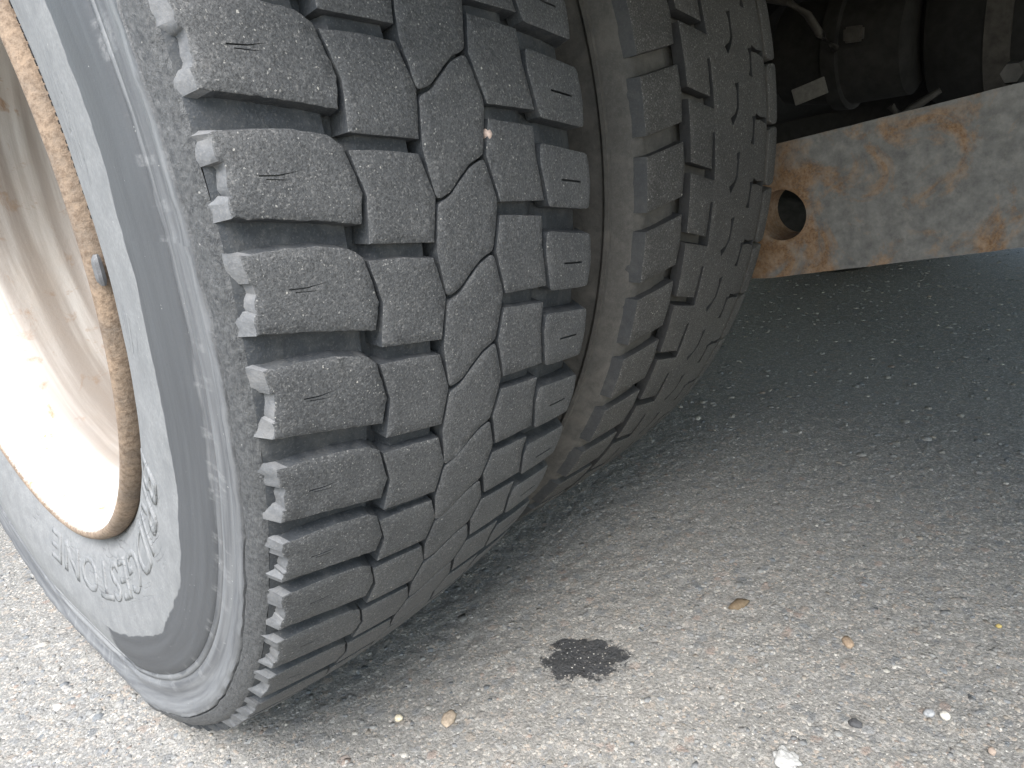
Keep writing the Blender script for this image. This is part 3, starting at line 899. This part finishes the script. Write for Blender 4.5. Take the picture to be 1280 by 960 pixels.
def centre_rib(ka, kb, fine):
    left = []; right = []
    holes = []
    for k in range(ka, kb):
        b = k * PER + 3.15 - 1.45
        left += Q((.2725, b), (.306, b + 1.15), (.3075, b - 2.3), (.3120, b - 2.3), (.3120, b + 2.35), (.2725, b + 1.05))
        right += Q((.4165, b + 1.0), (.4165, b + 4.2))
        if fine:
            holes.append(slit([(.354, b + 0.2), (.3545, b + 1.0), (.3535, b + 2.6), (.349, b + 3.3), (.341, b + 3.85)], 0.0040))
            holes.append(slit([(.3862, b + 3.7), (.3862, b + 4.4), (.3850, b + 5.8), (.3835, b + 6.5)], 0.0042))
            holes.append(slit([(.3900, b + 3.75), (.4000, b + 4.05), (.4150, b + 4.45)], 0.0030))
    poly = left + right[::-1]
    return block_geo(poly, R2, rt2, 0.0100, step=0.004 if fine else 0.012, draft=0.0004, rough=0.0002, xc=XC, holes=holes, hole_depth=0.010, soft=0, grid=0.008 if fine else 0.02, seed=3, bevel=0.0005)
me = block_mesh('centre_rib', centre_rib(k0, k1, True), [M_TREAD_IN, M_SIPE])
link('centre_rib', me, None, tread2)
geos = [centre_rib(k1, 53 + k0, False)]
for k in range(k1, 53 + k0):
    b = k * PER
    geos.append(block_geo(shift2(I1, b), R2, rt2, 0.0125, step=0.010, draft=0.001, shoulder=shI, xc=XC, seed=k, grid=0.02))
    geos.append(block_geo(shift2(I5, b), R2, rt2, 0.0120, step=0.010, draft=0.001, shoulder=shO, xc=XC, seed=k, grid=0.02))
tag(link('remaining_tread', block_mesh('remaining_tread', merge(geos), [M_TREAD_IN, M_GROOVE_IN]), None, tread2), kind='stuff')
link('rim', rimlathe([(XC - .10, .2945), (XC - .124, .3005), (XC - .131, .2990), (XC - .127, .2925), (XC - .08, .287), (XC - .05, .266), (XC + .05, .266), (XC + .085, .287), (XC + .127, .2925), (XC + .131, .299), (XC + .10, .2945)], 120), M_DRUM, wheel2, (0, 0, AXLE))

# =================================================================== SUSPENSION BEAM
def beam():
    """flat-sided arm with a drilled, rounded end; own y = 0 at the drilled end, running toward -Y"""
    L, H, T = 1.30, 0.142, 0.05
    hole = [(-0.055 + 0.0265 * math.cos(a), -0.004 + 0.0275 * math.sin(a)) for a in np.linspace(0, 2 * math.pi, 37)[:-1]]
    out = [(0, -H / 2 + .012), (0.001, H / 2 - .02), (-.012, H / 2 - .004), (-.03, H / 2), (-L, H / 2), (-L, -H / 2), (-.03, -H / 2), (-.008, -H / 2 + .002)]
    if area(out) < 0: out = out[::-1]
    o2 = resample(out, 0.012)
    n = len(o2); h = len(hole)
    pts = [Vector(p) for p in o2] + [Vector(p) for p in hole]
    edges = [(i, (i + 1) % n) for i in range(n)] + [(n + i, n + (i + 1) % h) for i in range(h)]
    for a in np.arange(-L + .01, 0, .02):
        for b in np.arange(-H / 2 + .012, H / 2 - .008, .016):
            if inside((a, b), offset(o2, -.006)) and math.hypot(a + .055, b + .004) > .036: pts.append(Vector((a, b)))
    vo, eo, fo, ov, oe, of_ = delaunay_2d_cdt(pts, edges, [], 0, 1e-7)
    V = []; F = []
    def wob(y, z): return 0.0012 * n3(y * 9, z * 20, 1) + 0.0005 * n3(y * 60, z * 60, 4)
    nv = len(vo)
    for v in vo: V.append((wob(v.x, v.y), v.x, v.y + 0.0008 * n3(v.x * 40, 0, 7)))
    for v in vo: V.append((T, v.x, v.y))
    edge_cnt = {}
    for f in fo:
        cx = sum(vo[i].x for i in f) / 3; cy = sum(vo[i].y for i in f) / 3
        if not inside((cx, cy), o2) or inside((cx, cy), hole): continue
        F.append(tuple(f)); F.append(tuple(i + nv for i in reversed(f)))
        for i in range(3):
            e = (f[i], f[(i + 1) % 3])
            edge_cnt[tuple(sorted(e))] = edge_cnt.get(tuple(sorted(e)), []) + [e]
    for e, l in edge_cnt.items():
        if len(l) == 1: F.append((l[0][1], l[0][0], l[0][0] + nv, l[0][1] + nv))
    me = mesh('beam', V, F, angle=35)
    bm = bmesh.new(); bm.from_mesh(me)
    bmesh.ops.recalc_face_normals(bm, faces=bm.faces)
    bm.to_mesh(me); bm.free()
    return me
bo = tag(link('suspension_beam', beam(), M_BEAM, None, (0.512, -0.405, AXLE - 0.105)), 'grey galvanised steel beam with orange rust patches and a round hole in its end', 'beam')
bo.rotation_euler = (rad(-10.6), 0, 0)

# =================================================================== UNDER THE TRUCK
def tube_mesh(name, pts, r, seg=14, caps=True):
    V = []; F = []
    pts = [Vector(p) for p in pts]
    for i, p in enumerate(pts):
        d = (pts[min(i + 1, len(pts) - 1)] - pts[max(0, i - 1)]).normalized()
        a = d.orthogonal().normalized(); b = d.cross(a)
        rr = r[i] if isinstance(r, (list, tuple)) else r
        for j in range(seg):
            t = 2 * math.pi * j / seg
            V.append(p + (a * math.cos(t) + b * math.sin(t)) * rr)
    for i in range(len(pts) - 1):
        for j in range(seg):
            k = (j + 1) % seg
            F.append((i * seg + j, i * seg + k, (i + 1) * seg + k, (i + 1) * seg + j))
    if caps:
        F.append(tuple(range(seg))[::-1]); F.append(tuple(range((len(pts) - 1) * seg, len(pts) * seg)))
    return mesh(name, V, F, angle=40)
def box_mesh(name, lo, hi, bev=0.003):
    bm = bmesh.new()
    bmesh.ops.create_cube(bm, size=1)
    for v in bm.verts:
        v.co = Vector([lo[i] + (hi[i] - lo[i]) * (v.co[i] + 0.5) for i in range(3)])
    if bev: bmesh.ops.bevel(bm, geom=bm.edges[:], offset=bev, segments=2, affect='EDGES')
    me = bpy.data.meshes.new(name); bm.to_mesh(me); bm.free()
    me.shade_smooth(); me.set_sharp_from_angle(angle=rad(40))
    return me
def revolve_x(name, prof, seg=64):
    """solid of revolution about x: list of (x, r)"""
    V = []; F = []; m = len(prof)
    for i in range(seg):
        t = 2 * math.pi * i / seg
        for x, r in prof: V.append((x, r * math.cos(t), r * math.sin(t)))
    for i in range(seg):
        k = (i + 1) % seg
        for j in range(m - 1): F.append((i * m + j, i * m + j + 1, k * m + j + 1, k * m + j))
    return mesh(name, V, F, angle=40)

ax = empty('truck_axle', (0.95, 0, 0), 'black axle with brake drum, just visible in the dark behind the rusty beam', 'axle')
link('axle_tube', tube_mesh('axle_tube', [(-.55, 0, AXLE), (-.1, 0, AXLE), (1.3, 0, AXLE)], 0.065, 24), M_BLACK, ax)
link('brake_drum', revolve_x('brake_drum', [(.0, .0), (.0, .185), (.012, .205), (.035, .205), (.045, .190), (.16, .190), (.17, .21), (.19, .21), (.195, .06)]), M_DRUM, ax, (-.56, 0, AXLE))
link('dust_shield', revolve_x('dust_shield', [(.0, .10), (.002, .385), (.006, .395), (.012, .385), (.012, .10)]), M_GROOVE_IN, ax, (-.475, 0, AXLE))

# brake chamber with its little plate, beside the beam
bc = empty('brake_chamber', (0.92, -0.40, 0), 'dark round brake chamber with a small pale plate above the beam', 'brake chamber')
def revolve_y(name, prof, seg=48):
    me = revolve_x(name, prof, seg)
    me.transform(Matrix.Rotation(rad(90), 4, 'Z'))
    return me
link('canister', revolve_y('canister', [(-.10, 0), (-.10, .055), (-.09, .072), (-.012, .078), (-.010, .086), (.010, .086), (.012, .078), (.085, .072), (.10, .055), (.10, .0)]), M_DRUM, bc, (0.03, 0.03, AXLE + 0.07))
link('plate', box_mesh('plate', (-.0015, -.0235, -.0115), (.0015, .0235, .0115), 0.0006), M_TAG, bc, (-0.075, 0.045, AXLE + 0.018)).rotation_euler = (rad(-17), 0, rad(4))
link('clamp', tube_mesh('clamp', [(-.075, -.065, AXLE - .010), (-.07, -.075, AXLE - .025), (-.065, -.095, AXLE - .012), (-.06, -.12, AXLE + .004)], [.005, .007, .006, .004], 10), M_BRACKET, bc)
link('bolt_head', box_mesh('bolt_head', (-.008, -.012, -.010), (.008, .012, .010), .003), M_BRACKET, bc, (-.075, -.012, AXLE + .085))
hose = tag(link('air_hose', tube_mesh('air_hose', [(0.80, -.24, AXLE + .20), (0.80, -.27, AXLE + .165), (0.80, -.305, AXLE + .145), (0.80, -.34, AXLE + .135), (0.805, -.365, AXLE + .115), (0.81, -.38, AXLE + .09), (0.84, -.39, AXLE + .07)], 0.0055, 10), M_BRACKET), 'thin dark air hose curving above the brake chamber', 'hose')
tank = empty('air_tank', (1.02, -0.62, 0), 'dark round air tank at the top right under the truck', 'air tank')
link('tank_shell', revolve_y('tank_shell', [(-.33, 0), (-.325, .06), (-.30, .105), (-.26, .122), (.10, .122), (.14, .105), (.162, .06), (.168, 0)]), M_BLACK, tank, (0, 0, AXLE + .085))
for yy in (-.2, .05):
    link('strap', revolve_y('strap', [(yy - .015, .118), (yy - .015, .1255), (yy + .015, .1255), (yy + .015, .118)]), M_BRACKET, tank, (0, 0, AXLE + .085))
knob = tag(link('beam_bolt', revolve_x('beam_bolt', [(-.012, 0), (-.012, .009), (-.002, .011), (.03, .011), (.03, 0)], 6), M_BRACKET, None, (0.545, -0.655, AXLE + 0.024)), 'small steel bolt on top of the beam at the picture edge', 'bolt')

# wheels of the far side, chassis and bed: dark masses that close off the underside
fw_prof = [(-.11, .292), (-.125, .315), (-.14, .36), (-.142, .40), (-.138, .44), (-.130, .470), (-.118, .484), (-.06, .488), (-.056, .478), (-.048, .478), (-.044, .489), (.044, .489), (.048, .478), (.056, .478), (.06, .488), (.118, .484), (.130, .470), (.138, .44), (.142, .40), (.14, .36), (.125, .315), (.11, .292), (.10, .285), (-.10, .285), (-.11, .292)]
for i, (xx, lab) in enumerate([(1.90, 'dark inner wheel of the far side under the truck'), (2.23, 'dark outer wheel of the far side under the truck')]):
    e = empty('wheel_assembly', (xx, 0, 0), lab, 'wheel', 'far side wheels')
    V, F = lathe(fw_prof, 0.489, 120)
    link('tyre', mesh('tyre', V, F), M_DARKRUB, e, (0, 0, AXLE))
    link('rim', revolve_x('rim', [(-.10, .286), (-.02, .26), (0, .0), (.01, .0), (.02, .26), (.10, .286)]), M_BLACK, e, (0, 0, AXLE))
truck = empty('truck', (1.10, 0.8, 0), 'dark underside of the truck above the wheels', 'truck')
BEDZ = 1.12
link('bed', box_mesh('bed', (-1.24, -3.2, BEDZ), (1.24, 6.0, BEDZ + .10), .01), M_BED, truck)
for xx in (-1.225, 1.225):
    link('shade_rail', box_mesh('shade_rail', (xx - .02, -3.19, .86), (xx + .02, 5.99, BEDZ - .002), .005), M_BLACK, truck)  # unseen rails, added to keep light off the inner tyre and ground
for xx in (-.42, .42):
    link('frame_rail', box_mesh('frame_rail', (xx - .04, -3.1, .72), (xx + .04, 6.0, .98), .006), M_BLACK, truck)
# unseen curved guard over the dual wheels, added to shade the tread top
V = []; F = []
mg = [(-.165, -.06), (-.170, 0), (.455, 0), (.460, -.03)]
for i in range(25):
    t = rad(20 + 130 * i / 24)
    for rr0 in (0.0, 0.004):
        for (x_, dr_) in mg: V.append((x_, -(.64 + rr0 + dr_) * math.cos(t), (.61 + rr0 + dr_) * math.sin(t)))
for i in range(24):
    for j in range(3):
        a = i * 8 + j; b = (i + 1) * 8 + j
        F += [(a, a + 1, b + 1, b), (a + 4, b + 4, b + 5, a + 5)]
mgo = link('shade_guard', mesh('shade_guard', V, F), M_BLACK, truck, (-1.10, -0.8, AXLE))
link('shade_flap', box_mesh('shade_flap', (.66, -1.56, .12), (1.24, -1.548, .95), .003), M_DARKRUB, truck)  # out-of-view flap on the far side, added to cut light underneath
link('shade_panel', box_mesh('shade_panel', (1.20, -.1, .32), (1.23, 4.0, .90), .006), M_BLACK, truck)  # unseen far-side panel, added to darken the ground under the truck
for yy in np.arange(-2.7, 5.8, .6):
    link('cross_member', box_mesh('cross_member', (-1.20, yy - .03, .985), (1.20, yy + .03, BEDZ - .003), .004), M_BLACK, truck)

# =================================================================== LOOSE THINGS ON THE GROUND
def pebble(name, x, y, size, col, label, cat='pebble', flat=0.6, rough=0.25, sub=2, seed=0):
    bm = bmesh.new(); bmesh.ops.create_icosphere(bm, subdivisions=sub, radius=1)
    for v in bm.verts:
        k = 1 + rough * n3(v.co.x * 1.4 + seed, v.co.y * 1.4, v.co.z * 1.4) + rough * .4 * n3(v.co.x * 4 + seed, v.co.y * 4, v.co.z * 4)
        v.co = Vector((v.co.x * size[0] * k, v.co.y * size[1] * k, v.co.z * size[0] * flat * k))
    me = bpy.data.meshes.new(name); bm.to_mesh(me); bm.free(); me.shade_smooth()
    m = mat_plain(label.split(' on ')[0].replace(' ', '_'), col, 0.85, 0, 0.35, 420)
    o = link(name, me, m, None, (x, y, size[0] * flat * 0.2))
    o.rotation_euler = (0, 0, seed * 1.3)
    return tag(o, label, cat)
pebble('pebble', .291, -.705, (.0046, .0042), (.56, .53, .47), 'small round cream pebble on the asphalt near the bottom right corner', seed=1, rough=.12, flat=.8)
pebble('pebble', .2865, -.694, (.0050, .0042), (.31, .315, .32), 'grey pebble lying beside the round cream pebble', seed=2, rough=.2, flat=.7)
pebble('pebble', .337, -.609, (.0085, .0050), (.29, .215, .15), 'orange tan pebble on the asphalt right of the oil stain', seed=3, flat=.35)
pebble('pebble', .439, -.716, (.0028, .0024), (.42, .32, .12), 'tiny yellow pebble by the right edge', seed=4, flat=.7)
pebble('pebble', .273, -.743, (.0036, .0032), (.38, .30, .245), 'pinkish pebble in the bottom right corner', seed=5, flat=.7)
pebble('pebble', .240, -.649, (.0060, .0048), (.075, .075, .078), 'dark pebble with a round hollow left of the cream pebble', seed=6, flat=.5)
pebble('pebble', .332, -.4975, (.0120, .0070), (.17, .125, .08), 'brown oblong pebble on the asphalt above right of the oil stain', seed=7, flat=.3, rough=.4)
pebble('stone_chip', .172, -.617, (.0110, .0085), (.40, .395, .38), 'white crumbled stone chip at the bottom edge', 'stone chip', seed=8, flat=.22, rough=.6, sub=4)
pebble('pebble', .008, -.316, (.0042, .0036), (.62, .54, .40), 'small cream pebble on the asphalt in front of the outer tyre', seed=9, flat=.8, rough=.15)
pebble('pebble', .036, -.355, (.0100, .0070), (.36, .29, .22), 'flat tan stone in the asphalt left of the oil stain', seed=10, flat=.25)
pebble('pebble', .0266, -.4965, (.0030, .0026), (.52, .40, .34), 'tiny pinkish stone wedged in a tread groove of the outer tyre', seed=11, flat=1.2, rough=.2).location.z = AXLE + 0.030
